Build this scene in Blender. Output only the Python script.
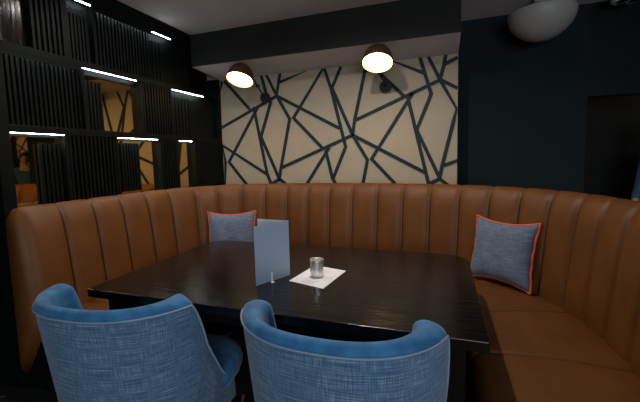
import bpy, bmesh, math, random
from mathutils import Vector, Matrix, noise
random.seed(7)
PI = math.pi
for o in list(bpy.data.objects): bpy.data.objects.remove(o)
S = bpy.context.scene
COL = S.collection

# ------------------------------------------------------------------ camera
cam_d = bpy.data.cameras.new('camera'); cam = bpy.data.objects.new('camera', cam_d); COL.objects.link(cam)
cam_d.sensor_width = 36; cam_d.lens = 352.03 * 36 / 640; cam_d.shift_y = -11.39 / 640; cam_d.clip_start = 0.02
rx = Vector((0.94542439, 0.32483799, -0.02555413)); ux = Vector((-0.00582122, 0.09525067, 0.9954363)); fx = Vector((-0.32578957, 0.94096099, -0.09194326))
cam.matrix_world = Matrix(((rx.x, ux.x, -fx.x, 0), (rx.y, ux.y, -fx.y, 0), (rx.z, ux.z, -fx.z, 1.45), (0, 0, 0, 1)))
S.camera = cam
# ------------------------------------------------------------------ light + exposure
S.view_settings.view_transform = 'Standard'; S.view_settings.look = 'None'
S.view_settings.gamma = 1; S.view_settings.use_curve_mapping = False
S.view_settings.exposure = 0.0
W = bpy.data.worlds.new('world'); S.world = W; W.use_nodes = True
W.node_tree.nodes['Background'].inputs[0].default_value = (0.5, 0.62, 0.8, 1)
W.node_tree.nodes['Background'].inputs[1].default_value = 0.4

def area(name, loc, target, sx, sy, power, col, spread=180):
    d = bpy.data.lights.new(name, 'AREA'); d.shape = 'RECTANGLE'; d.size = sx; d.size_y = sy
    d.energy = power; d.color = col; d.spread = math.radians(spread)
    o = bpy.data.objects.new(name, d); COL.objects.link(o); o.location = loc
    o.rotation_euler = (Vector(target) - Vector(loc)).to_track_quat('-Z', 'Y').to_euler()
    return o
area('window_daylight', (1.6, -3.12, 1.65), (0.0, 3, 1.0), 3.2, 1.5, 94, (0.86, 0.93, 1.0))
DOWNLIGHTS = [(-0.66, 2.10), (-1.9, 2.18)]
for i, (x, y) in enumerate(DOWNLIGHTS):
    d = bpy.data.lights.new('downlight_beam', 'SPOT'); d.energy = (85, 24)[i]; d.color = (1.0, 0.94, 0.87)
    d.spot_size = math.radians(168); d.spot_blend = 0.6; d.shadow_soft_size = 0.04
    o = bpy.data.objects.new('downlight_beam', d); COL.objects.link(o); o.location = (x, y, 2.765)

# ------------------------------------------------------------------ materials
def mat(name, col, rough=0.5, metal=0.0, emit=None, estr=0, spec=0.5, sheen=0, coat=0, trans=0):
    m = bpy.data.materials.new(name); m.use_nodes = True; b = m.node_tree.nodes['Principled BSDF']
    b.inputs['Base Color'].default_value = (*col, 1); b.inputs['Roughness'].default_value = rough
    b.inputs['Metallic'].default_value = metal; b.inputs['Specular IOR Level'].default_value = spec
    b.inputs['Sheen Weight'].default_value = sheen; b.inputs['Coat Weight'].default_value = coat
    b.inputs['Transmission Weight'].default_value = trans
    if emit: b.inputs['Emission Color'].default_value = (*emit, 1); b.inputs['Emission Strength'].default_value = estr
    return m
def N(m, t, **k):
    n = m.node_tree.nodes.new(t)
    for a, v in k.items():
        if hasattr(n, a): setattr(n, a, v)
        else: n.inputs[a].default_value = v
    return n
def Lk(m, a, b): m.node_tree.links.new(a, b)
def coords(m, kind='Object', scale=(1, 1, 1), rot=(0, 0, 0)):
    t = N(m, 'ShaderNodeTexCoord'); p = N(m, 'ShaderNodeMapping'); p.inputs['Scale'].default_value = scale; p.inputs['Rotation'].default_value = rot
    Lk(m, t.outputs[kind], p.inputs['Vector']); return p.outputs['Vector']
def ramp(m, fac, stops):
    r = N(m, 'ShaderNodeValToRGB'); e = r.color_ramp.elements
    while len(e) < len(stops): e.new(0.5)
    for i, (p, c) in enumerate(stops): e[i].position = p; e[i].color = (*c, 1)
    Lk(m, fac, r.inputs['Fac']); return r.outputs['Color']
def bump(m, h, strength=0.3, dist=0.002):
    b = N(m, 'ShaderNodeBump'); b.inputs['Strength'].default_value = strength; b.inputs['Distance'].default_value = dist
    Lk(m, h, b.inputs['Height']); Lk(m, b.outputs['Normal'], m.node_tree.nodes['Principled BSDF'].inputs['Normal'])
def base(m, c): Lk(m, c, m.node_tree.nodes['Principled BSDF'].inputs['Base Color'])
def rgh(m, c): Lk(m, c, m.node_tree.nodes['Principled BSDF'].inputs['Roughness'])

def noisy(name, c1, c2, scale, rough, bscale=60, bstr=0.15, **k):
    m = mat(name, c1, rough, **k); v = coords(m)
    n = N(m, 'ShaderNodeTexNoise'); n.inputs['Scale'].default_value = scale; n.inputs['Detail'].default_value = 4; Lk(m, v, n.inputs['Vector'])
    base(m, ramp(m, n.outputs['Fac'], [(0.3, c1), (0.7, c2)]))
    b = N(m, 'ShaderNodeTexNoise'); b.inputs['Scale'].default_value = bscale; b.inputs['Detail'].default_value = 3; Lk(m, v, b.inputs['Vector'])
    bump(m, b.outputs['Fac'], bstr); return m

M = {}
M['leather'] = noisy('tan_leather', (0.118, 0.040, 0.0085), (0.160, 0.056, 0.013), 5, 0.52, 90, 0.12, spec=0.3)
M['black_paint'] = noisy('black_stained_wood', (0.0018, 0.0026, 0.0026), (0.0050, 0.0065, 0.0062), 12, 0.5, 50, 0.2, spec=0.12)
M['dark_wall'] = noisy('dark_blue_wall_paint', (0.0105, 0.017, 0.020), (0.013, 0.020, 0.024), 3, 0.85, 120, 0.1, spec=0.15)
M['beam_wall'] = noisy('charcoal_wall_paint', (0.014, 0.016, 0.013), (0.017, 0.019, 0.016), 3, 0.8, 120, 0.1, spec=0.2)
M['ceiling'] = noisy('ceiling_paint', (0.66, 0.61, 0.60), (0.70, 0.65, 0.64), 2, 0.85, 120, 0.05)
M['mural'] = noisy('beige_wallpaper', (0.385, 0.315, 0.225), (0.42, 0.345, 0.25), 4, 0.7, 150, 0.08)
M['strip'] = noisy('mural_strip_paint', (0.008, 0.018, 0.023), (0.013, 0.027, 0.034), 8, 0.6, 60, 0.1, spec=0.25)
M['bronze'] = mat('dark_bronze_metal', (0.085, 0.042, 0.02), 0.38, 0.5)
M['dark_bronze'] = mat('blackened_metal', (0.03, 0.02, 0.014), 0.45, 0.4)
M['shade_inner'] = mat('shade_inner_enamel', (0.75, 0.6, 0.4), 0.4)
M['lamp_glow'] = mat('lamp_diffuser', (1, 0.9, 0.7), 0.5, emit=(1.0, 0.72, 0.40), estr=9)
M['led'] = mat('led_strip_glow', (1, 1, 1), 0.5, emit=(0.85, 0.95, 1.0), estr=40)
M['mirror'] = mat('bronze_tinted_mirror', (0.70, 0.44, 0.18), 0.02, 1.0)
M['velvet'] = noisy('blue_velvet', (0.008, 0.095, 0.25), (0.035, 0.21, 0.44), 16, 0.75, 30, 0.2, sheen=0.2)
M['orange'] = mat('orange_piping', (0.70, 0.10, 0.022), 0.6)
M['paper'] = mat('white_paper', (0.90, 0.88, 0.92), 0.6)
M['ink'] = mat('grey_ink', (0.45, 0.44, 0.47), 0.7)
M['menu'] = mat('blue_grey_card', (0.37, 0.47, 0.61), 0.45)
M['menu_edge'] = mat('dark_card_edge', (0.10, 0.10, 0.10), 0.5)
M['chrome'] = mat('polished_metal', (0.8, 0.82, 0.85), 0.12, 1.0)
M['welt'] = mat('pale_blue_welt', (0.24, 0.33, 0.46), 0.8)
M['dome'] = mat('white_opal_glass', (0.36, 0.345, 0.32), 0.5)
M['grey_plastic'] = mat('grey_plastic', (0.6, 0.6, 0.6), 0.5)
M['dark_hole'] = mat('black_recess', (0.004, 0.004, 0.004), 0.9)
M['wax'] = mat('white_wax', (0.8, 0.76, 0.62), 0.5)
M['skin'] = mat('skin', (0.55, 0.30, 0.21), 0.55)
M['hair'] = mat('dark_hair', (0.015, 0.01, 0.008), 0.6)
M['denim'] = noisy('denim_cloth', (0.04, 0.08, 0.15), (0.06, 0.12, 0.21), 20, 0.85)
M['trouser'] = mat('dark_trousers', (0.015, 0.016, 0.02), 0.85)
M['white_frame'] = mat('white_window_frame', (0.6, 0.6, 0.58), 0.5)

def linen(name, lo, mid, hi, kind='UV', s=1.0):
    m = mat(name, mid, 0.9, sheen=0.15)
    a = N(m, 'ShaderNodeTexNoise'); a.inputs['Scale'].default_value = 1; a.inputs['Detail'].default_value = 3
    Lk(m, coords(m, kind, (8 * s, 260 * s, 3)), a.inputs['Vector'])
    b = N(m, 'ShaderNodeTexNoise'); b.inputs['Scale'].default_value = 1; b.inputs['Detail'].default_value = 3
    Lk(m, coords(m, kind, (300 * s, 14 * s, 7)), b.inputs['Vector'])
    mx = N(m, 'ShaderNodeMath', operation='ADD'); Lk(m, a.outputs['Fac'], mx.inputs[0]); Lk(m, b.outputs['Fac'], mx.inputs[1])
    h = N(m, 'ShaderNodeMix', data_type='FLOAT'); h.inputs[0].default_value = 0.38; Lk(m, a.outputs['Fac'], h.inputs[2]); Lk(m, b.outputs['Fac'], h.inputs[3])
    base(m, ramp(m, h.outputs[0], [(0.32, lo), (0.50, mid), (0.68, hi)])); bump(m, h.outputs[0], 0.35, 0.003); return m
M['linen'] = linen('blue_linen_weave', (0.030, 0.070, 0.15), (0.080, 0.165, 0.29), (0.27, 0.42, 0.56))
M['cushion'] = linen('grey_blue_cushion_weave', (0.05, 0.065, 0.11), (0.11, 0.145, 0.22), (0.28, 0.31, 0.40))

def table_mat():
    m = mat('dark_stained_oak', (0.01, 0.008, 0.007), 0.22, spec=0.3)
    v = coords(m, 'Object', (1.2, 40, 1)); n = N(m, 'ShaderNodeTexNoise'); n.inputs['Scale'].default_value = 1.5; n.inputs['Detail'].default_value = 5; Lk(m, v, n.inputs['Vector'])
    base(m, ramp(m, n.outputs['Fac'], [(0.3, (0.005, 0.004, 0.004)), (0.75, (0.012, 0.008, 0.007))]))
    rgh(m, ramp(m, n.outputs['Fac'], [(0.3, (0.13,) * 3), (0.7, (0.20,) * 3)]))
    bump(m, n.outputs['Fac'], 0.7, 0.003); return m
M['table'] = table_mat()
def carpet_mat():
    m = mat('black_carpet_orange_lines', (0.01, 0.01, 0.01), 0.95)
    v = coords(m, 'Object', (4.2, 4.2, 1)); vo = N(m, 'ShaderNodeTexVoronoi', feature='DISTANCE_TO_EDGE'); vo.inputs['Scale'].default_value = 1
    Lk(m, v, vo.inputs['Vector'])
    nz = N(m, 'ShaderNodeTexNoise'); nz.inputs['Scale'].default_value = .9; Lk(m, v, nz.inputs['Vector'])
    msk = ramp(m, nz.outputs['Fac'], [(.56, (0, 0, 0)), (.57, (1, 1, 1))])
    ln = ramp(m, vo.outputs['Distance'], [(0.0, (1, 1, 1)), (0.02, (1, 1, 1)), (0.026, (0, 0, 0))])
    pr = N(m, 'ShaderNodeMath', operation='MULTIPLY'); Lk(m, msk, pr.inputs[0]); Lk(m, ln, pr.inputs[1])
    mul = N(m, 'ShaderNodeMix', data_type='RGBA'); mul.inputs[6].default_value = (.004, .004, .005, 1); mul.inputs[7].default_value = (.45, .16, .04, 1); Lk(m, pr.outputs[0], mul.inputs[0])
    base(m, mul.outputs['Result' if False else 2]); return m
M['carpet'] = carpet_mat()

# ------------------------------------------------------------------ helpers
def link(name, me, m, parent=None, smooth=False):
    o = bpy.data.objects.new(name, me); COL.objects.link(o)
    for mm in (m if isinstance(m, (list, tuple)) else [m]): me.materials.append(mm)
    if smooth:
        for p in me.polygons: p.use_smooth = True
    if parent: o.parent = parent
    return o
def tag(o, label, cat, group=None):
    o['label'] = label; o['category'] = cat
    if group: o['group'] = group
    return o
def thing(name, label, cat, loc=(0, 0, 0), rz=0, group=None):
    o = bpy.data.objects.new(name, None); COL.objects.link(o); o.location = loc; o.rotation_euler.z = rz
    o.empty_display_size = 0.1
    return tag(o, label, cat, group)
def struct(o): o['kind'] = 'structure'; return o
class MB:
    def __init__(s): s.bm = bmesh.new()
    def box(s, x0, x1, y0, y1, z0, z1, mtx=None):
        vs = [s.bm.verts.new((mtx @ Vector(p)) if mtx else p) for p in ((x0, y0, z0), (x1, y0, z0), (x1, y1, z0), (x0, y1, z0), (x0, y0, z1), (x1, y0, z1), (x1, y1, z1), (x0, y1, z1))]
        for f in ((0, 3, 2, 1), (4, 5, 6, 7), (0, 1, 5, 4), (1, 2, 6, 5), (2, 3, 7, 6), (3, 0, 4, 7)): s.bm.faces.new([vs[i] for i in f])
        return s
    def prism(s, pts, z0, z1):
        a = [s.bm.verts.new((x, y, z0)) for x, y in pts]; b = [s.bm.verts.new((x, y, z1)) for x, y in pts]; n = len(pts)
        s.bm.faces.new(a[::-1]); s.bm.faces.new(b)
        for i in range(n): s.bm.faces.new((a[i], a[(i + 1) % n], b[(i + 1) % n], b[i]))
        return s
    def grid(s, f, nu, nv, cu=False, cv=False, uvs=(1, 1)):
        uvl = s.bm.loops.layers.uv.verify()
        V = [[s.bm.verts.new(f(i / nu, j / nv)) for j in range(nv if cv else nv + 1)] for i in range(nu if cu else nu + 1)]
        for i in range(nu):
            for j in range(nv):
                i2 = (i + 1) % nu if cu else i + 1; j2 = (j + 1) % nv if cv else j + 1
                try: fc = s.bm.faces.new((V[i][j], V[i2][j], V[i2][j2], V[i][j2]))
                except ValueError: continue
                for lp, (a, b) in zip(fc.loops, ((i, j), (i + 1, j), (i + 1, j + 1), (i, j + 1))): lp[uvl].uv = (a / nu * uvs[0], b / nv * uvs[1])
        return V
    def tube(s, pts, r, n=10, closed=False, caps=True):
        pts = [Vector(p) for p in pts]; K = len(pts); rings = []; up = None
        for i, p in enumerate(pts):
            if closed: t = pts[(i + 1) % K] - pts[i - 1]
            else: t = pts[min(i + 1, K - 1)] - pts[max(i - 1, 0)]
            t.normalize()
            if up is None: up = t.orthogonal().normalized()
            up = (up - t * up.dot(t)).normalized(); w = t.cross(up); rr = r[i] if isinstance(r, (list, tuple)) else r
            rings.append([s.bm.verts.new(p + (up * math.cos(a) + w * math.sin(a)) * rr) for a in [2 * PI * k / n for k in range(n)]])
        for i in range(K if closed else K - 1):
            A, B = rings[i], rings[(i + 1) % K]
            for k in range(n): s.bm.faces.new((A[k], A[(k + 1) % n], B[(k + 1) % n], B[k]))
        if not closed and caps: s.bm.faces.new(rings[0][::-1]); s.bm.faces.new(rings[-1])
        return s
    def lathe(s, prof, n=32, mtx=None):
        def f(u, v):
            k = v * (len(prof) - 1); i = int(round(k)); r, z = prof[i]; a = 2 * PI * u
            p = Vector((max(r, 1e-5) * math.cos(a), max(r, 1e-5) * math.sin(a), z)); return mtx @ p if mtx else p
        s.grid(f, n, len(prof) - 1, cu=True); return s
    def done(s, name, m, parent=None, smooth=False, bevel=0, seg=2, recalc=True, dbl=True):
        if dbl: bmesh.ops.remove_doubles(s.bm, verts=s.bm.verts, dist=1e-5)
        if recalc: bmesh.ops.recalc_face_normals(s.bm, faces=s.bm.faces)
        me = bpy.data.meshes.new(name); s.bm.to_mesh(me); s.bm.free()
        o = link(name, me, m, parent, smooth)
        if bevel:
            b = o.modifiers.new('bevel', 'BEVEL'); b.width = bevel; b.segments = seg; b.limit_method = 'ANGLE'; b.angle_limit = math.radians(40)
        return o

# ------------------------------------------------------------------ room shell
ZC = 2.79; XW = -2.74; YM = 3.76; YD = 4.0; YR = 5.2; XR = 3.6; YF = -3.2
struct(MB().box(XW - .2, XR + .2, YF - .2, YR + .2, -.1, 0).done('floor', M['carpet']))
struct(MB().box(XW - .2, XR + .2, YF - .2, YR + .2, ZC, ZC + .1).done('ceiling', M['ceiling']))
struct(MB().box(XW - .15, XW, YF, YR, 0, ZC).done('wall_left', M['black_paint']))
struct(MB().box(XW, 0.147, YM, YM + .24, 0, ZC).done('wall_back', M['mural']))
struct(MB().box(0.147, 1.29, YD, YD + .12, 0, ZC).done('wall_back', M['dark_wall']))
struct(MB().box(1.17, 1.29, YD + .12, YR, 0, ZC).done('wall_alcove', M['dark_wall']))
struct(MB().box(1.29, 2.24, YR, YR + .12, 0, ZC).done('wall_alcove', M['black_paint']))
struct(MB().box(2.24, XR, YR, YR + .12, 0, ZC).done('wall_alcove', M['mural']))
struct(MB().box(1.29, XR, YD, YD + .12, 1.95, ZC).done('wall_alcove', M['black_paint']))  # black header added, hung low to keep the view past the booth dark
struct(MB().box(XR, XR + .12, YF, YR, 0, ZC).done('wall_right', M['dark_wall']))
# wall behind the camera with a wide window
WX0, WX1, WZ0, WZ1 = -0.2, 3.4, 0.85, 2.45
wf = MB(); wf.box(XW, WX0, YF - .15, YF, 0, ZC); wf.box(WX1, XR, YF - .15, YF, 0, ZC); wf.box(WX0, WX1, YF - .15, YF, 0, WZ0); wf.box(WX0, WX1, YF - .15, YF, WZ1, ZC)
struct(wf.done('wall_front', M['dark_wall']))
wf = MB()
for x in (WX0, WX0 + 1.2, WX0 + 2.4, WX1 - .05): wf.box(x, x + .05, YF - .11, YF - .05, WZ0, WZ1)
wf.box(WX0, WX1, YF - .11, YF - .05, WZ0, WZ0 + .05); wf.box(WX0, WX1, YF - .11, YF - .05, WZ1 - .05, WZ1)
struct(wf.done('window_1', M['white_frame']))
# boxed beam over the mural
bm_ = MB(); y0, y1, zf, zb = 3.26, YM, 2.455, 2.412
vs = [bm_.bm.verts.new(p) for p in ((-2.56, y0, zf), (.147, y0, zf), (.147, y1, zb), (-2.56, y1, zb), (-2.56, y0, ZC), (.147, y0, ZC), (.147, y1, ZC), (-2.56, y1, ZC))]
for i, f in enumerate(((0, 3, 2, 1), (4, 5, 6, 7), (0, 1, 5, 4), (1, 2, 6, 5), (2, 3, 7, 6), (3, 0, 4, 7))):
    fc = bm_.bm.faces.new([vs[k] for k in f]); fc.material_index = 1 if i == 0 else 0
struct(bm_.done('trim_1', [M['beam_wall'], M['ceiling']]))
# small cornice step beside the beam
struct(MB().box(.147, .30, 3.3, YD, ZC - .04, ZC).done('trim_2', M['ceiling'])) if False else None

# ------------------------------------------------------------------ mural strips (traced in pixels, laid out in metres on the wall plane)
def on_wall(px, py, Y=YM):
    d = rx * ((px - 320) / 352.03) - ux * ((py - 189.61) / 352.03) + fx
    t = Y / d.y; return (d.x * t, 1.45 + d.z * t)
LINES = [[(218.9, 79), (221.8, 82.5), (219.3, 92), (219.6, 128)], [(225, 81.6), (249.6, 109)], [(220, 127.5), (277, 96)], [(261.5, 73), (267, 96)], [(266.7, 72), (277, 96)],
 [(279.9, 70.6), (276.6, 95)], [(305.7, 67), (279, 82.5)], [(277, 96), (339, 128)], [(277, 96), (289.8, 119), (281.2, 168)], [(322.3, 65.8), (293.6, 118), (322.5, 148)],
 [(258, 107), (229.2, 162), (246.6, 184)], [(254, 108), (267.4, 174), (271.4, 184)], [(271, 102), (261.2, 136.8), (280, 180)], [(220.4, 146), (267.5, 174.5)],
 [(220.4, 146), (225.7, 162.6), (223, 184)], [(281, 168), (353, 135)], [(281, 168), (279.6, 179)], [(271.4, 184), (280, 179), (286, 184)],
 [(324.5, 65.5), (331, 88), (345.7, 147), (333.5, 178)], [(340.5, 64), (332, 88)], [(332, 88), (352.7, 135)], [(365.2, 70), (354.8, 120), (352.7, 135)], [(356, 120), (440, 80)],
 [(329, 148), (307, 184)], [(326, 151), (332.5, 178), (336, 184)], [(352.7, 135), (367.5, 160), (363, 184)], [(352.7, 135), (424, 172)], [(412, 94.5), (371.6, 159), (395.5, 184)],
 [(408, 98), (425.7, 172), (428.5, 184)], [(394, 60.4), (424, 73)], [(376, 70), (405, 97)], [(420.5, 55.5), (431.2, 94), (416.7, 130), (439.6, 178)], [(429, 54), (440, 79.6)],
 [(445.7, 52.5), (444, 65), (440, 79.6)], [(457, 58), (444, 64.8)], [(440, 79.6), (457, 87.6)], [(440, 79.6), (457, 107.8)], [(457, 110), (453.6, 121), (442, 166), (439.6, 178)],
 [(457, 161), (442, 166)], [(428.5, 184), (439.6, 178.8), (448, 184)]]
def strips(lines, name, Y, conv, w=0.036, zlo=1.02, xmin=-2.56, xmax=0.146, ztop=2.41):
    b = MB(); k = 0
    for ln in lines:
        P = [Vector(conv(*p)) for p in ln]
        if ln[-1][1] >= 183.5: d = (P[-1] - P[-2]).normalized(); P[-1] = P[-1] + d * 0.12
        for a, c in zip(P, P[1:]):
            d = (c - a); L = d.length; d.normalize(); n = Vector((-d.y, d.x)) * w / 2; k += 1
            a2 = a - d * w * .3; c2 = c + d * w * .3
            q = [a2 + n, a2 - n, c2 - n, c2 + n]
            q = [(min(max(p.x, xmin), xmax), min(p.y, ztop)) for p in q]
            t = 0.007 + (k % 7) * 0.0005
            f = [b.bm.verts.new((x, Y - t, z)) for x, z in q]; r = [b.bm.verts.new((x, Y, z)) for x, z in q]
            b.bm.faces.new(f)
            for i in range(4): b.bm.faces.new((f[i], r[i], r[(i + 1) % 4], f[(i + 1) % 4]))
    return b.done(name, M['strip'], dbl=False)
tag(strips(LINES, 'wall_lattice', YM, on_wall), 'crossing dark teal strips making an angular web pattern on the beige wall above the booth', 'wall art')
def alc(px, py):
    x, z = on_wall(px, py); return (x + 4.72, 1.3 + (z - 1.1) * 1.05)
sa = strips(LINES[7:], 'wall_lattice', YR, alc, 0.036, xmin=2.25, xmax=XR - .01, ztop=2.75)
tag(sa, 'dark strip web on the alcove wall right of the booth, seen in the mirrors', 'wall art')

# ------------------------------------------------------------------ slatted mirror screen on the left wall
XS = -2.56
scr = thing('slatted_screen', 'tall black timber screen of slats, mirrors and light strips on the left wall', 'wall screen', (XS, 1.46, 1.15))
def P(b, name, m, parent=scr, **k):
    o = b.done(name, m, None, **k)
    par = parent; w = Matrix.Translation((XS, 1.46, 1.15)); o.data.transform(w.inverted()) if parent is scr else None
    o.parent = par; return o
ROW = [(1.165, 1.655), (1.705, 2.165), (2.215, 2.655)]   # clear openings
fr = MB(); fr.box(XW, XS + .01, 1.40, 1.475, 0.0, ZC); P(fr, 'frame_post', M['black_paint'], bevel=.003)
fr = MB(); fr.box(XW, XS, 3.70, YM, 0.9, 2.41); P(fr, 'frame_post', M['black_paint'], bevel=.003)
for z0, z1 in ((1.10, 1.165), (1.655, 1.705), (2.165, 2.215), (2.655, ZC)):
    fr = MB(); fr.box(XW, XS + .005 if z0 > 1.2 else XS - .04, 1.475, 3.70 if z1 < 2.3 else 3.255, z0, z1); P(fr, 'shelf_rail', M['black_paint'], bevel=.003)
MIR = -2.615
def mirror(y0, y1, r):
    P(MB().box(MIR - .01, MIR, y0, y1, ROW[r][0], ROW[r][1]), 'mirror', M['mirror'])
    P(MB().box(MIR, MIR + .02, y0, y1, ROW[r][1] - .02 - .02 * r, ROW[r][1]), 'header', M['black_paint'])
def slats(y0, y1, r, x=XS, back=None, pitch=.034, w=.018, d=.028, zt=0, zb=0, name='slat_panel'):
    n = max(1, round((y1 - y0) / pitch)); p = (y1 - y0) / n; b = MB()
    for i in range(n): b.box(x - d, x, y0 + i * p + (p - w) / 2, y0 + i * p + (p + w) / 2, ROW[r][0] + zb, ROW[r][1] - zt)
    if back is not None: b.box(back - .012, back, y0, y1, ROW[r][0] + zb, ROW[r][1] - zt)
    P(b, name, M['black_paint'])
def side(y, r, s=1):
    P(MB().box(MIR, XS, y - .012, y + .012, ROW[r][0], ROW[r][1]), 'divider', M['black_paint'])
def led(y0, y1, r):
    P(MB().box(XS - .006, XS + .0055, y0, y1, ROW[r][1] - .002, ROW[r][1]), 'light_strip', M['led'])
def lip(y0, y1, r): P(MB().box(XS - .006, XS + .006, y0, y1, ROW[r][1] - .03, ROW[r][1]), 'light_baffle', M['black_paint'])
# row 3 (lowest)
mirror(1.475, 1.83, 0); slats(1.65, 1.80, 0, x=-2.582, d=.025, zt=.06, pitch=.03, w=.017, name='inner_slats'); side(1.83, 0); led(1.482, 1.815, 0)
slats(1.84, 2.24, 0, back=-2.59); side(2.25, 0)
mirror(2.26, 2.75, 0); slats(2.30, 2.50, 0, x=-2.582, d=.025, zt=.04, zb=.03, pitch=.028, w=.016, name='inner_slats'); led(2.264, 2.70, 0); side(2.745, 0)
slats(2.755, 2.96, 0, back=-2.59, pitch=.033, w=.02); side(2.965, 0)
mirror(2.97, 3.25, 0); led(3.0, 3.19, 0); side(3.245, 0)
slats(3.255, 3.70, 0, back=-2.60, pitch=.03, w=.024)
# row 2
slats(1.475, 1.99, 1, x=-2.588, back=-2.61, pitch=.031, w=.016); lip(1.475, 1.99, 1); P(MB().box(-2.580, -2.574, 1.48, 1.98, ROW[1][1] - .006, ROW[1][1]), 'light_strip', M['led'])
mirror(2.0, 2.545, 1); slats(2.02, 2.17, 1, x=-2.582, d=.025, zt=.08, pitch=.03, w=.017, name='inner_slats'); led(1.997, 2.495, 1); side(2.0, 1); side(2.545, 1)
slats(2.555, 2.93, 1, back=-2.59, pitch=.033, w=.017)
P(MB().box(-2.65, -2.60, 2.94, 3.70, *ROW[1]), 'back_panel', M['black_paint']); slats(2.95, 3.25, 1, x=-2.592, d=.008, zt=.06, pitch=.05, w=.035, name='inner_slats'); led(2.936, 3.424, 1)
# row 1 (top)
P(MB().box(-2.65, -2.60, 1.475, 1.66, *ROW[2]), 'back_panel', M['table'])
slats(1.66, 1.90, 2, back=-2.59)
P(MB().box(-2.65, -2.61, 1.90, 2.13, *ROW[2]), 'back_panel', M['black_paint']); slats(1.92, 2.09, 2, x=-2.582, d=.025, zt=.10, pitch=.03, w=.018, name='inner_slats'); led(1.93, 2.106, 2); side(2.13, 2); side(1.905, 2)
slats(2.14, 2.70, 2, x=-2.588, back=-2.61, pitch=.033, w=.017); lip(2.14, 2.70, 2); P(MB().box(-2.580, -2.574, 2.15, 2.69, ROW[2][1] - .006, ROW[2][1]), 'light_strip', M['led'])
P(MB().box(-2.65, -2.60, 2.71, 3.25, *ROW[2]), 'back_panel', M['black_paint']); slats(2.73, 2.86, 2, x=-2.585, d=.012, zt=.07, pitch=.05, w=.03, name='inner_slats'); led(2.722, 2.952, 2)
P(MB().box(XW, XS - .04, 1.475, 3.70, 0.0, 1.10), 'lower_panel', M['black_paint'])

# ------------------------------------------------------------------ booth
def spline(pts, n=24):
    out = []; Q = [Vector(p) for p in pts]; Q = [Q[0] * 2 - Q[1]] + Q + [Q[-1] * 2 - Q[-2]]
    for i in range(1, len(Q) - 2):
        a, b, c, d = Q[i - 1:i + 3]
        for k in range(n):
            t = k / n; out.append(0.5 * ((2 * b) + (c - a) * t + (2 * a - 5 * b + 4 * c - d) * t * t + (3 * b - a - 3 * c + d) * t ** 3))
    out.append(Q[-2]); return out
CREST = spline([(-2.50, 1.43), (-2.505, 1.9), (-2.50, 2.4), (-2.44, 2.76), (-2.25, 3.07), (-1.92, 3.30), (-1.4, 3.40), (-.88, 3.41), (-.37, 3.36), (.08, 3.25), (.43, 3.08), (.68, 2.86), (.84, 2.60), (.92, 2.35), (.96, 2.05), (.97, 1.7), (.97, 1.2), (.97, .7)])
LEN = [0]
for a, b in zip(CREST, CREST[1:]): LEN.append(LEN[-1] + (b - a).length)
TOT = LEN[-1]
def at(s):
    s = min(max(s, 0), TOT - 1e-6); lo, hi = 0, len(LEN) - 1
    while hi - lo > 1:
        m = (lo + hi) // 2
        if LEN[m] <= s: lo = m
        else: hi = m
    t = (s - LEN[lo]) / (LEN[hi] - LEN[lo]); p = CREST[lo].lerp(CREST[hi], t)
    a = CREST[max(lo - 6, 0)]; b = CREST[min(hi + 6, len(CREST) - 1)]; d = (b - a).normalized()
    return p, Vector((d.y, -d.x))                      # inward normal (to the sitter)
SEAMS = [0, .235, .472, .714, .973, 1.229, 1.509, 1.761, 2.02, 2.28, 2.525, 2.75, 2.986, 3.228, 3.48, 3.729, 3.98, 4.238, 4.49, 4.737, 4.985, 5.22, 5.44, 5.66, 5.89, 6.13, 6.38, 6.63, 6.87, TOT]
PROF = [(.150, .40, 0.), (.150, .50, 1), (.138, .62, 1), (.124, .75, 1), (.110, .88, 1), (.096, .98, 1), (.085, 1.05, .95), (.070, 1.105, .75), (.050, 1.145, .5), (.025, 1.172, .3), (0, 1.18, .2), (-.030, 1.174, .1), (-.05, 1.15, 0), (-.06, 1.11, 0), (-.06, .05, 0)]
booth = thing('booth_seat', 'long curved tan leather booth with channelled back wrapping around the table', 'booth', (-.8, 2.4, 0))
def BP(b, name, m, **k):
    o = b.done(name, m, None, **k); o.data.transform(Matrix.Translation((.8, -2.4, 0))); o.parent = booth; return o
def back_mesh():
    S_ = []
    for i in range(len(SEAMS) - 1):
        a, b = SEAMS[i], SEAMS[i + 1]
        for k in range(14):
            t = k / 14; S_.append((a + (b - a) * t, t))
    S_.append((SEAMS[-1], 0)); b = MB(); rows = []
    for s, t in S_:
        p, n = at(s); puff = (1 - abs(2 * t - 1) ** 5)
        row = []
        for q, z, w in PROF:
            off = q + (0.020 * puff - 0.016 * (1 - puff)) * min(w, 1)
            row.append(b.bm.verts.new((p.x + n.x * off, p.y + n.y * off, z + 0.006 * puff * (z > 1.14))))
        rows.append(row)
    for A, B in zip(rows, rows[1:]):
        for j in range(len(PROF) - 1): b.bm.faces.new((A[j], B[j], B[j + 1], A[j + 1]))
        b.bm.faces.new((A[-1], B[-1], B[0], A[0]))
    for R_, sg in ((rows[0], 1), (rows[-1], -1)):
        p = sum((v.co for v in R_), Vector()) / len(R_); d = (at(.02)[0] - at(0)[0]).normalized() if sg == 1 else (at(TOT)[0] - at(TOT - .05)[0]).normalized()
        d = Vector((d.x, d.y, 0)) * (-.035 if sg == 1 else .035)
        r2 = [b.bm.verts.new(v.co + (p - v.co) * .14 + d) for v in R_]
        for j in range(len(R_)): b.bm.faces.new((R_[j], R_[(j + 1) % len(R_)], r2[(j + 1) % len(R_)], r2[j]))
        b.bm.faces.new(r2)
    return b
BP(back_mesh(), 'channelled_backrest', M['leather'], smooth=True)
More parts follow.
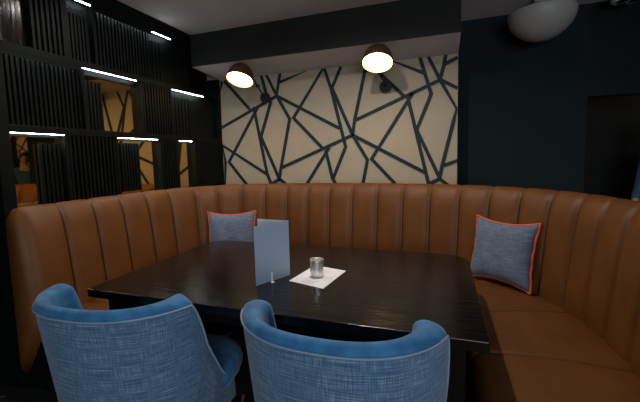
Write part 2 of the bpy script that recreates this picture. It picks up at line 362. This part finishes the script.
# seam piping lines
sp = MB()
for s in SEAMS[1:-1]:
    p, n = at(s); sp.tube([(p.x + n.x * (q - .012), p.y + n.y * (q - .012), z) for q, z, w in PROF[1:11]], .006, 5)
BP(sp, 'stitched_seams', mat('dark_leather_seam', (.018, .007, .004), .7))
# seat sections: cut across at fixed path stations
def seat(s0, s1, depth0=.15, depth1=.82, z0=.33, z1=.475):
    b = MB(); K = 22; J = 14
    def f(u, v):
        # v runs round the section: front-bottom, front-top ... back
        s = s0 + (s1 - s0) * (0.0 + u); p, n = at(s)
        prof = [(depth0 - .03, z0), (depth1 - .02, z0), (depth1, z0 + .03), (depth1 + .004, z1 - .05), (depth1 - .012, z1 - .018), (depth1 - .045, z1)] + [(depth1 - .045 + (depth0 - depth1 + .045) * k / 8, z1 + .018 * math.sin(PI * k / 8)) for k in range(1, 9)] + [(depth0 - .03, z1 - .01)]
        q, z = prof[min(int(round(v * (len(prof)))), len(prof) - 1)] if False else prof[int(round(v * 15)) % 15]
        e = min(u, 1 - u) * K; lower = .006 * max(0, 1 - e / 1.2) if z > z1 - .03 else 0
        # sections pinch together towards the table in the corners
        pp = p + n * q
        return (pp.x, pp.y, z - lower)
    V = b.grid(f, K, 15, cv=True)
    b.bm.faces.new([v for v in V[0]]); b.bm.faces.new([v for v in V[-1]][::-1])
    return b
SEATCUT = [0, .30, .90, 1.55, 2.25, 3.0, 3.75, 4.5, 5.30, 5.95, 6.5, TOT]
for a, b_ in zip(SEATCUT, SEATCUT[1:]): BP(seat(a + .001, b_ - .001), 'seat_cushion', M['leather'], smooth=True)
def plinth():
    b = MB()
    def f(u, v):
        p, n = at(u * TOT); q, z = [(-.05, 0.0), (.76, 0.0), (.76, .33), (-.05, .33)][int(round(v * 4)) % 4]; pp = p + n * q; return (pp.x, pp.y, z)
    V = b.grid(f, 60, 4, cv=True); b.bm.faces.new(V[0]); b.bm.faces.new(V[-1][::-1]); return b
BP(plinth(), 'base', M['black_paint'])

# ------------------------------------------------------------------ table
TX0, TX1, TY0, TY1 = -1.87, .175, 1.375, 2.575
tcx, tcy = (TX0 + TX1) / 2, (TY0 + TY1) / 2
tb = thing('dining_table', 'large rectangular dark stained wood table in front of the booth', 'table', (tcx, tcy, 0))
hx, hy = (TX1 - TX0) / 2, (TY1 - TY0) / 2
def rr(hx, hy, rads, k=8):
    out = []
    for (sx, sy, a0), r in zip(((1, 1, 0), (-1, 1, 90), (-1, -1, 180), (1, -1, 270)), rads):
        cx, cy = sx * (hx - r), sy * (hy - r)
        for i in range(k + 1):
            a = math.radians(a0 + 90 * i / k); out.append((cx + r * math.cos(a), cy + r * math.sin(a)))
    return out
for i in range(6):      # planks, clipped to the rounded outline, form one top
    pass
top = MB().prism(rr(hx, hy, (.17, .13, .008, .008)), .705, .75).done('table_top', M['table'], tb, bevel=.003)
ap = MB(); 
for x0, x1, y0, y1 in ((-hx + .1, hx - .1, -hy + .08, -hy + .105), (-hx + .1, hx - .1, hy - .105, hy - .08), (-hx + .1, -hx + .125, -hy + .08, hy - .08), (hx - .125, hx - .1, -hy + .08, hy - .08)): ap.box(x0, x1, y0, y1, .62, .705)
ap.done('apron', M['black_paint'], tb)
for sx in (-1, 1):
    for sy in (-1, 1):
        MB().box(sx * (hx - .12) - .04, sx * (hx - .12) + .04, sy * (hy - .1) - .04, sy * (hy - .1) + .04, 0, .705).done('leg', M['table'], tb, bevel=.004)

# ------------------------------------------------------------------ chairs
def make_chair():
    c = thing('tub_chair', 'x', 'chair', (0, 0, 0))
    HW, ZT, ZS = .382, .898, .36
    # plan: a U opening towards +y ; a in [-1,1]
    def hgt(a):
        t = min(max(0, (abs(a) - .64) / .36), 1); return ZT - .50 * (t * t * (3 - 2 * t)) ** .8
    def plan(a, z, off=0):
        k = (z - .40) / (ZT - .40); k = max(k, -.9); w = HW - .02 * (1 - k) + off
        dpt = .40; yb = .05 - .06 * k
        th = a * 2.02
        x = math.sin(min(max(th, -PI / 2), PI / 2)); x = math.copysign(abs(x) ** .82, x) * w
        y = -(dpt - .12 + off) * math.cos(min(abs(th), PI / 2)) ** 1.15 if abs(th) < PI / 2 else (abs(th) - PI / 2) * .44
        return x, y + yb + .02
    def outer(u, v):
        a = -1 + 2 * u; z1 = hgt(a) - .022; z = ZS - .10 + (z1 - ZS + .10) * v; x, y = plan(a, z, 0); return (x, y, z)
    b = MB(); b.grid(outer, 72, 20, uvs=(1.5, .7)); 
    sh = b.done('outer_shell', M['linen'], c, smooth=True)
    def inner(u, v):
        a = -1 + 2 * u; H = hgt(a); z1 = H - .022
        edge = 1 - max(0, (abs(a) - .93) / .07) ** 2 * .75
        Tt = (.046 + .064 * min(abs(a) / .6, 1) ** 3) * edge
        if v < .45:                     # roll over the top
            t = v / .45 * PI; off = -Tt / 2 + Tt / 2 * math.cos(t); z = z1 + .034 * math.sin(t)
        else:
            t = (v - .45) / .55; off = -Tt - .012 * math.sin(t * PI); z = z1 + (ZS + .06 - z1) * t
        x, y = plan(a, max(min(z, z1), .2), 0)
        nx, ny = x, y + .12; 
        x2, y2 = plan(a, max(min(z, z1), .2), 0)
        # inward direction from neighbouring samples
        e = .01; xa, ya = plan(max(a - e, -1), z, 0); xb, yb = plan(min(a + e, 1), z, 0); d = Vector((xb - xa, yb - ya)).normalized(); n = Vector((-d.y, d.x))
        return (x2 - n.x * off, y2 - n.y * off, z)
    b = MB(); V = b.grid(inner, 72, 22)
    b.done('velvet_lining', M['velvet'], c, smooth=True)
    pts = [(*plan(-1 + 2 * i / 90, hgt(-1 + 2 * i / 90) - .024, .002), hgt(-1 + 2 * i / 90) - .024) for i in range(91)]
    MB().tube(pts, .0042, 6).done('welt', M['welt'], c, smooth=True)
    # side facings that close the shell at its front edges
    for sg in (-1, 1):
        b = MB()
        def fc(u, v, sg=sg):
            z0 = ZS - .10; z1 = hgt(1) - .022; z = z0 + (z1 - z0) * v; x, y = plan(sg, z, 0)
            return (x - sg * .05 * u, y + .012 * math.sin(PI * u), z + .01 * math.sin(PI * u) * v)
        b.grid(fc, 6, 8); b.done('side_facing', M['linen'], c, smooth=True)
    # seat cushion
    def cush(u, v):
        a = 2 * PI * u; ca, sa = math.cos(a), math.sin(a); r = (abs(ca) ** 4 + abs(sa) ** 4) ** -.25
        pr = [(0, 0), (.85, 0), (.97, .02), (1, .05), (1, .085), (.965, .115), (.85, .132), (.5, .142), (0, .146)]; q, z = pr[int(round(v * 8))]
        return (ca * r * q * .375 * (1 if sa * r * q > -.1 else .82), .17 + sa * r * q * .31, .345 + z)
    b = MB(); b.grid(cush, 40, 8, cu=True); b.done('seat', M['velvet'], c, smooth=True)
    MB().prism(rr(.25, .26, (.05,) * 4, 5), .26, .335).done('seat_base', M['linen'], c).location = (0, .08, 0)
    for sx, sy in ((-1, 1), (1, 1), (-1, -1), (1, -1)):
        MB().tube([(sx * .2, .08 + sy * .2, .27), (sx * .235, .08 + sy * .235, 0)], [.022, .012], 12).done('leg', M['black_paint'], c)
    return c
def dup(root, loc, rz):
    r = root.copy(); COL.objects.link(r); r.location = loc; r.rotation_euler = (0, 0, rz)
    for ch in list(root.children):
        k = ch.copy(); COL.objects.link(k); k.parent = r
        for g in ch.children: q = g.copy(); COL.objects.link(q); q.parent = k
    return r
ch = make_chair(); ch2 = dup(ch, (-.350, 1.19, 0), math.radians(0))
ch.location = (-1.315, 1.135, 0); ch.rotation_euler.z = math.radians(4)
tag(ch, 'left blue tub chair with denim-look back and velvet rim, turned towards the mirrors', 'chair', 'blue tub chairs at the table')
tag(ch2, 'right blue tub chair with denim-look back, nearer the right end of the table', 'chair', 'blue tub chairs at the table')

# ------------------------------------------------------------------ scatter cushions
def make_cushion(name, label, c0, c1, lean, H=.44):
    # c0,c1 bottom corners (seen left to right), lean = outward lean vector
    c0, c1 = Vector(c0), Vector(c1); X = (c1 - c0); Wd = X.length; X.normalize(); up = Vector(lean).normalized(); Nn = X.cross(up).normalized()
    mtx = Matrix((( X.x, up.x, Nn.x, (c0.x + c1.x) / 2), (X.y, up.y, Nn.y, (c0.y + c1.y) / 2), (X.z, up.z, Nn.z, (c0.z + c1.z) / 2), (0, 0, 0, 1)))
    t = thing(name, label, 'cushion', (0, 0, 0), 0, 'blue scatter cushions on the booth'); t.matrix_world = mtx
    def edge(x, y):
        return x * Wd / 2 * (1 - .09 * (1 - y * y)), H / 2 + y * H / 2 * (1.04 - .17 * (1 - x * x))
    b = MB()
    for sg in (1, -1):
        def f(u, v, sg=sg):
            x, y = -1 + 2 * u, -1 + 2 * v; ex, ey = edge(x, y)
            th = .075 * ((1 - x ** 4) * (1 - y ** 4)) ** .6
            th += .005 * math.sin(9 * x + 3 * y) * (1 - x * x) * (1 - y * y)
            return (ex, ey, sg * th)
        b.grid(f, 26, 26, uvs=(.6, .6))
    b.done('cushion_cover', M['cushion'], t, smooth=True)
    ring = [(-1 + 2 * i / 20, -1) for i in range(20)] + [(1, -1 + 2 * i / 20) for i in range(20)] + [(1 - 2 * i / 20, 1) for i in range(20)] + [(-1, 1 - 2 * i / 20) for i in range(20)]
    MB().tube([(*edge(*p), .004 * math.sin(i * 1.3)) for i, p in enumerate(ring)], .0075, 8, closed=True).done('piping', M['orange'], t, smooth=True)
    return t
make_cushion('scatter_cushion', 'blue woven cushion with orange piping in the right corner of the booth', (.205, 2.93, .50), (.575, 2.63, .50), (.13, .17, .93), .465)
make_cushion('scatter_cushion', 'blue woven cushion with orange piping in the left corner of the booth behind the menu', (-2.14, 2.80, .50), (-1.71, 2.99, .50), (-.09, .2, .93))

# ------------------------------------------------------------------ things on the table
ZT = .7505
mn = thing('menu_card', 'tall blue grey folded menu card standing on the table', 'menu', (-.856, 1.881, ZT))
def panel(p0, p1, h, m, name, th=.002, inner=True):
    a, c = Vector(p0), Vector(p1); d = (c - a).normalized(); n = Vector((-d.y, d.x)) * th
    b = MB(); pts = [a, c, c + n, a + n]
    o = b.prism([(p.x, p.y) for p in pts], 0, h).done(name, m, mn); return o
spn = Vector((0, 0)); fl = Vector((-.965, 1.665)) - Vector((-.856, 1.881)); bl = Vector((-1.076, 1.905)) - Vector((-.856, 1.881))
panel(spn, fl, .332, M['menu'], 'front_cover'); panel(spn, bl, .332, M['menu_edge'], 'back_cover')
fd = fl.normalized(); bd = bl.normalized()
off = Vector((-.004, 0.0))
b1 = panel(spn + off + bd * .003 - Vector((0, .003)), bl * .985 + Vector((0, -.003)), .3305, M['paper'], 'inner_page', .0008)
b2 = panel(spn + off + Vector((-.004, .001)), fl * .97 + Vector((-.005, .001)), .322, M['paper'], 'inner_page', .0008)
# small white piece at the foot of the menu
cl = MB(); q = Vector((-.856, 1.881)) + fl * .56 + Vector((.004, -.010)); cl.box(-.006, .006, -.004, .004, 0, .055); cl.box(-.010, .010, -.012, .004, 0, .004)
o = cl.done('menu_foot_piece', M['paper'], None, bevel=.0015); o.location = (q.x + .01, q.y - .012, ZT); o.rotation_euler.z = math.atan2(fl.y, fl.x) + PI
tag(o, 'tiny white piece standing at the foot of the menu card', 'upright')

ps = [(-.819, 1.785), (-.593, 1.72), (-.55, 2.037), (-.775, 2.095)]
pcx, pcy = sum(p[0] for p in ps) / 4, sum(p[1] for p in ps) / 4
pt = thing('paper_sheet', 'white printed paper sheet lying flat on the table under the candle holder', 'paper', (pcx, pcy, ZT))
MB().prism([(x - pcx, y - pcy) for x, y in ps], 0, .0012).done('sheet', M['paper'], pt)
wr = MB(); ax = (Vector(ps[1]) - Vector(ps[0])).normalized(); ay = (Vector(ps[3]) - Vector(ps[0])).normalized()
for i in range(9):
    w = random.uniform(.05, .15); c = Vector(ps[0]) - Vector((pcx, pcy)) + ay * (.03 + i * .028) + ax * (.115 - w / 2)
    q = [c, c + ax * w, c + ax * w + ay * .003, c + ay * .003]; vs = [wr.bm.verts.new((p.x, p.y, .0014)) for p in q]; wr.bm.faces.new(vs)
wr.done('printed_lines', M['ink'], pt)

cx, cy = -.690, 1.90
K_ = 1.12
cd = thing('candle_holder', 'small mercury silver glass candle holder on the white paper', 'candle holder', (cx, cy, ZT + .0014))
def speck():
    m = mat('mercury_glass', (.8, .78, .68), .22, .55); v = coords(m, 'Object', (60, 60, 25)); n = N(m, 'ShaderNodeTexNoise'); n.inputs['Scale'].default_value = 1; Lk(m, v, n.inputs['Vector'])
    base(m, ramp(m, n.outputs['Fac'], [(.36, (.45, .43, .34)), (.5, (.90, .87, .76))])); return m
MB().lathe([(0, 0), (.034, 0), (.038, .004), (.039, .02), (.040, .05), (.0405, .095), (.0405, .102), (.038, .102), (.037, .095), (.036, .012), (0, .010)], 32).done('glass_cup', speck(), cd, smooth=True)
MB().lathe([(0, .0101), (.019, .0101), (.019, .026), (.003, .027), (.002, .036), (0, .036)], 24).done('tealight', M['wax'], cd)

# ------------------------------------------------------------------ wall lamps
def make_lamp(label, mount, shade, normal, elbow):
    t = thing('wall_lamp', label, 'wall lamp', mount, 0, 'bronze dome wall lamps')
    m0 = Vector(mount); s0 = Vector(shade) - m0; n = Vector(normal).normalized(); z = -n
    Q = z.to_track_quat('Z', 'Y').to_matrix().to_4x4(); T = Matrix.Translation(s0) @ Q; R_ = .14
    MB().lathe([(0, -.03), (.055, -.03), (.062, -.022), (.062, 0), (0, 0)], 32, Matrix.Rotation(PI / 2, 4, 'X') @ Matrix.Identity(4)).done('wall_plate', M['dark_bronze'], t, smooth=False, bevel=.003).location = (0, -.0305, 0)
    out = [(R_ * math.cos(a), R_ * 1.24 * math.sin(a)) for a in [PI / 2 * i / 14 for i in range(15)]]
    inn = [(max((R_ - .004) * math.cos(a), 0), (R_ - .004) * 1.24 * math.sin(a) + .001) for a in [PI / 2 * (14 - i) / 14 for i in range(15)]]
    sh = MB(); sh.lathe([(R_ - .004, -.012), (R_ + .001, -.012)] + out, 40, T); sh.done('lamp_shade', M['bronze'], t, smooth=True)
    MB().lathe(inn + [(R_ - .004, -.012)], 40, T).done('shade_lining', M['shade_inner'], t, smooth=True)
    MB().lathe([(0, .002), (R_ - .012, .004), (R_ - .010, .009), (0, .012)], 40, T).done('diffuser', M['lamp_glow'], t, smooth=True)
    topp = T @ Vector((0, 0, R_ * 1.24)); MB().lathe([(.0, R_ * 1.21), (.028, R_ * 1.21), (.026, R_ * 1.24 + .02), (.012, R_ * 1.24 + .03), (0, R_ * 1.24 + .03)], 20, T).done('shade_cap', M['bronze'], t, smooth=True)
    e = Vector(elbow) - m0; hub = Vector((0, -.045, 0)); side = T @ Vector((0, 0, R_ * 1.24 + .02))
    MB().tube([hub, e], .008, 10).done('arm', M['dark_bronze'], t, smooth=True)
    MB().tube([e, e.lerp(side, .5), side], .008, 10).done('arm', M['dark_bronze'], t, smooth=True)
    j = MB(); j.tube([e + Vector((-.018, 0, 0)), e + Vector((.018, 0, 0))], .015, 14); j.done('joint', M['dark_bronze'], t)
    d = bpy.data.lights.new('lamp_bulb', 'SPOT'); d.energy = 6; d.color = (1, .62, .30); d.shadow_soft_size = .06; d.spot_size = math.radians(150); d.spot_blend = .6
    o = bpy.data.objects.new('lamp_bulb', d); COL.objects.link(o); o.parent = t
    o.matrix_local = Matrix.Translation(s0 + n * .02) @ (-n).to_track_quat('Z', 'Y').to_matrix().to_4x4()
make_lamp('bronze dome wall lamp nearer the mirror screen, glowing warm', (-1.939, YM, 2.152), (-1.996, 3.30, 2.284), (-.02, -.40, -.90), (-1.90, 3.50, 2.24))
make_lamp('bronze dome wall lamp nearer the dark blue wall, glowing warm', (-.549, YM, 2.156), (-.557, 3.30, 2.299), (.02, -.42, -.90), (-.545, 3.52, 2.20))

# ------------------------------------------------------------------ ceiling fittings
dm = thing('ceiling_light', 'unlit white bowl shaped ceiling light above the dark blue wall', 'ceiling light', (.815, 3.66, ZC - .025))
MB().lathe([(0, -.105), (.250, -.105), (.262, -.108), (.264, -.120), (.257, -.165), (.236, -.22), (.195, -.27), (.14, -.315), (.07, -.345), (0, -.352)], 48).done('glass_bowl', M['dome'], dm, smooth=True)
MB().lathe([(0, .025), (.06, .025), (.06, -.02), (.02, -.03), (.02, -.105), (0, -.105)], 24).done('ceiling_mount', M['grey_plastic'], dm)
sf = thing('smoke_detector', 'small grey ceiling fitting with dark round holes right of the bowl light', 'detector', (1.47, 3.80, ZC))
MB().lathe([(.06, 0), (.07, -.04), (.105, -.05), (.105, -.085), (.09, -.095), (0, -.10)], 32).done('body', M['grey_plastic'], sf, smooth=False)
for a in range(3):
    h = MB().lathe([(.036, -.090), (.036, -.1005), (0, -.1005)], 16).done('hole', M['dark_hole'], sf); h.location = (.05 * math.cos(a * PI * 2 / 3 - .3), .05 * math.sin(a * PI * 2 / 3 - .3), 0)
for x, y in DOWNLIGHTS:
    t = thing('downlight', 'round recessed ceiling downlight over the %s of the table' % ('left end' if x < -1.2 else 'middle'), 'ceiling light', (x, y, ZC))
    MB().lathe([(.055, 0), (.055, -.006), (.042, -.008), (.040, -.001)], 28).done('ring', M['grey_plastic'], t)
    MB().lathe([(.040, -.002), (0, -.002)], 24).done('lens', mat('downlight_lens', (1, 1, 1), .5, emit=(1, .88, .74), estr=4), t)

t = thing('added_alcove_light', 'added glowing disc on the alcove ceiling, brightening the wall the mirrors show', 'ceiling light', (3.0, 4.4, ZC))
MB().lathe([(.10, 0), (.10, -.03), (.09, -.035), (0, -.036)], 28).done('lens', M['lamp_glow'], t, smooth=True)
d = bpy.data.lights.new('added_alcove_fill', 'SPOT'); d.energy = 30; d.color = (1, .7, .42); d.spot_size = math.radians(150); d.shadow_soft_size = .08  # lamp added to brighten the alcove wall reflected in the mirrors
o = bpy.data.objects.new('added_alcove_fill', d); COL.objects.link(o); o.parent = t; o.location = (0, 0, -.06)

# ------------------------------------------------------------------ person beyond the booth (seen in the mirrors)
def skin(name, joints, edges, m, parent, sub=2):
    me = bpy.data.meshes.new(name); me.from_pydata([j[:3] for j in joints], edges, []); o = link(name, me, m, parent)
    md = o.modifiers.new('skin', 'SKIN'); md.use_smooth_shade = True
    for v, j in zip(me.skin_vertices[0].data, joints): v.radius = (j[3], j[4] if len(j) > 4 else j[3])
    me.skin_vertices[0].data[0].use_root = True
    ss = o.modifiers.new('sub', 'SUBSURF'); ss.levels = sub; ss.render_levels = sub
    return o
pr = thing('person', 'person with dark hair in a blue denim shirt standing beyond the booth', 'person', (2.12, 4.45, 0), math.radians(-55))
J = [(0, 0, .92, .12, .08), (0, 0, 1.05, .11, .08), (0, .01, 1.2, .13, .09), (0, 0, 1.33, .12, .08), (0, -.01, 1.41, .055), (0, -.02, 1.47, .05)]
E_ = [(0, 1), (1, 2), (2, 3), (3, 4), (4, 5)]
for sx in (-1, 1):
    b0 = len(J); J += [(sx * .17, 0, 1.335, .055), (sx * .215, .01, 1.09, .045), (sx * .225, -.06, .87, .034), (sx * .225, -.09, .79, .030, .018)]
    E_ += [(3, b0), (b0, b0 + 1), (b0 + 1, b0 + 2), (b0 + 2, b0 + 3)]
    for k in range(5):
        l = (.055, .078, .085, .078, .062)[k]; x0 = sx * .225 + (k - 2.2) * .004 * sx; y0 = -.09 - .02 * (2 - k)
        n0 = len(J)
        if k == 0: J += [(x0, y0 - .012, .765, .010), (x0 - sx * .012, y0 - .03, .735, .008)]
        else: J += [(x0, y0 + .012, .745, .009), (x0 - sx * .010, y0 + .008, .745 - l * .55, .008), (x0 - sx * .022, y0 + .002, .745 - l, .007)]
        E_ += [(b0 + 3, n0)] + [(n0 + i, n0 + i + 1) for i in range(1 if k == 0 else 2)]
    b0 = len(J); J += [(sx * .09, 0, .84, .085), (sx * .10, -.01, .48, .06), (sx * .10, .02, .10, .04), (sx * .105, -.11, .03, .035, .025)]
    E_ += [(0, b0), (b0, b0 + 1), (b0 + 1, b0 + 2), (b0 + 2, b0 + 3)]
skin('body', J, E_, M['skin'], pr)
def head(u, v):
    a = 2 * PI * u; p = PI * v; x, y, z = math.sin(p) * math.cos(a), math.sin(p) * math.sin(a), math.cos(p)
    X, Y, Z = x * .074, y * .095, z * .118
    if z < 0: X *= 1 - .28 * (-z) ** 1.4; Y = Y * (1 - .10 * -z) - .008 * -z
    f = max(0, -y) ; nose = math.exp(-((x / .16) ** 2 + ((z + .10) / .20) ** 2)) * f; Y -= .024 * nose
    for e in (-1, 1): Y += .009 * math.exp(-(((x - e * .40) / .17) ** 2 + ((z - .06) / .11) ** 2)) * f
    Y -= .006 * math.exp(-((x / .30) ** 2 + ((z + .50) / .08) ** 2)) * f
    return (X, Y - .03, Z + 1.565)
b = MB(); b.grid(head, 48, 32, cu=True); hd = b.done('head', M['skin'], pr, smooth=True)
for e in (-1, 1):
    MB().lathe([(0, -.011), (.008, -.008), (.011, 0), (.008, .008), (0, .011)], 12, Matrix.Translation((e * .03, -.110, 1.572))).done('eye', M['hair'], hd, smooth=True)
    MB().lathe([(0, -.006), (.018, 0), (.022, .004), (.012, .008), (0, .006)], 14, Matrix.Translation((e * .073, -.02, 1.565)) @ Matrix.Rotation(e * PI / 2, 4, 'Y') @ Matrix.Diagonal((1.5, 1, 1, 1))).done('ear', M['skin'], hd, smooth=True)
MB().lathe([(0, -.004), (.006, 0), (0, .004)], 12, Matrix.Translation((0, -.118, 1.507)) @ Matrix.Diagonal((3.6, 1, 1.4, 1))).done('mouth', mat('lips', (.35, .12, .10), .5), hd, smooth=True)
def hair(u, v):
    a = 2 * PI * u; p = PI * .66 * v; fr_ = max(0, -math.sin(a)); p *= 1 - .42 * fr_
    return (math.sin(p) * math.cos(a) * .083, math.sin(p) * math.sin(a) * .104 - .026, math.cos(p) * .128 + 1.566)
b = MB(); b.grid(hair, 40, 14, cu=True); o = b.done('hair', M['hair'], pr, smooth=True); so = o.modifiers.new('thick', 'SOLIDIFY'); so.thickness = .012; so.offset = -1
SJ = [(0, 0, .84, .185, .15), (0, 0, .93, .18, .14), (0, 0, 1.05, .15, .12), (0, .01, 1.2, .168, .125), (0, 0, 1.34, .145, .10), (0, -.005, 1.40, .068)]; SE = [(0, 1), (1, 2), (2, 3), (3, 4), (4, 5)]
for sx in (-1, 1): b0 = len(SJ); SJ += [(sx * .17, 0, 1.34, .068), (sx * .215, .01, 1.09, .057), (sx * .225, -.05, .90, .046)]; SE += [(4, b0), (b0, b0 + 1), (b0 + 1, b0 + 2)]
skin('denim_shirt', SJ, SE, M['denim'], pr)
TJ = [(0, 0, 1.0, .155, .115), (0, 0, .90, .175, .13)]; TE = [(0, 1)]
for sx in (-1, 1): b0 = len(TJ); TJ += [(sx * .09, 0, .82, .10), (sx * .10, -.01, .48, .075), (sx * .10, .02, .08, .06)]; TE += [(1, b0), (b0, b0 + 1), (b0 + 1, b0 + 2)]
skin('trousers', TJ, TE, M['trouser'], pr)
for sx in (-1, 1): skin('shoe', [(sx * .10, .05, .05, .045, .045), (sx * .105, -.05, .04, .045, .035), (sx * .11, -.15, .035, .042, .03)], [(0, 1), (1, 2)], M['trouser'], pr)
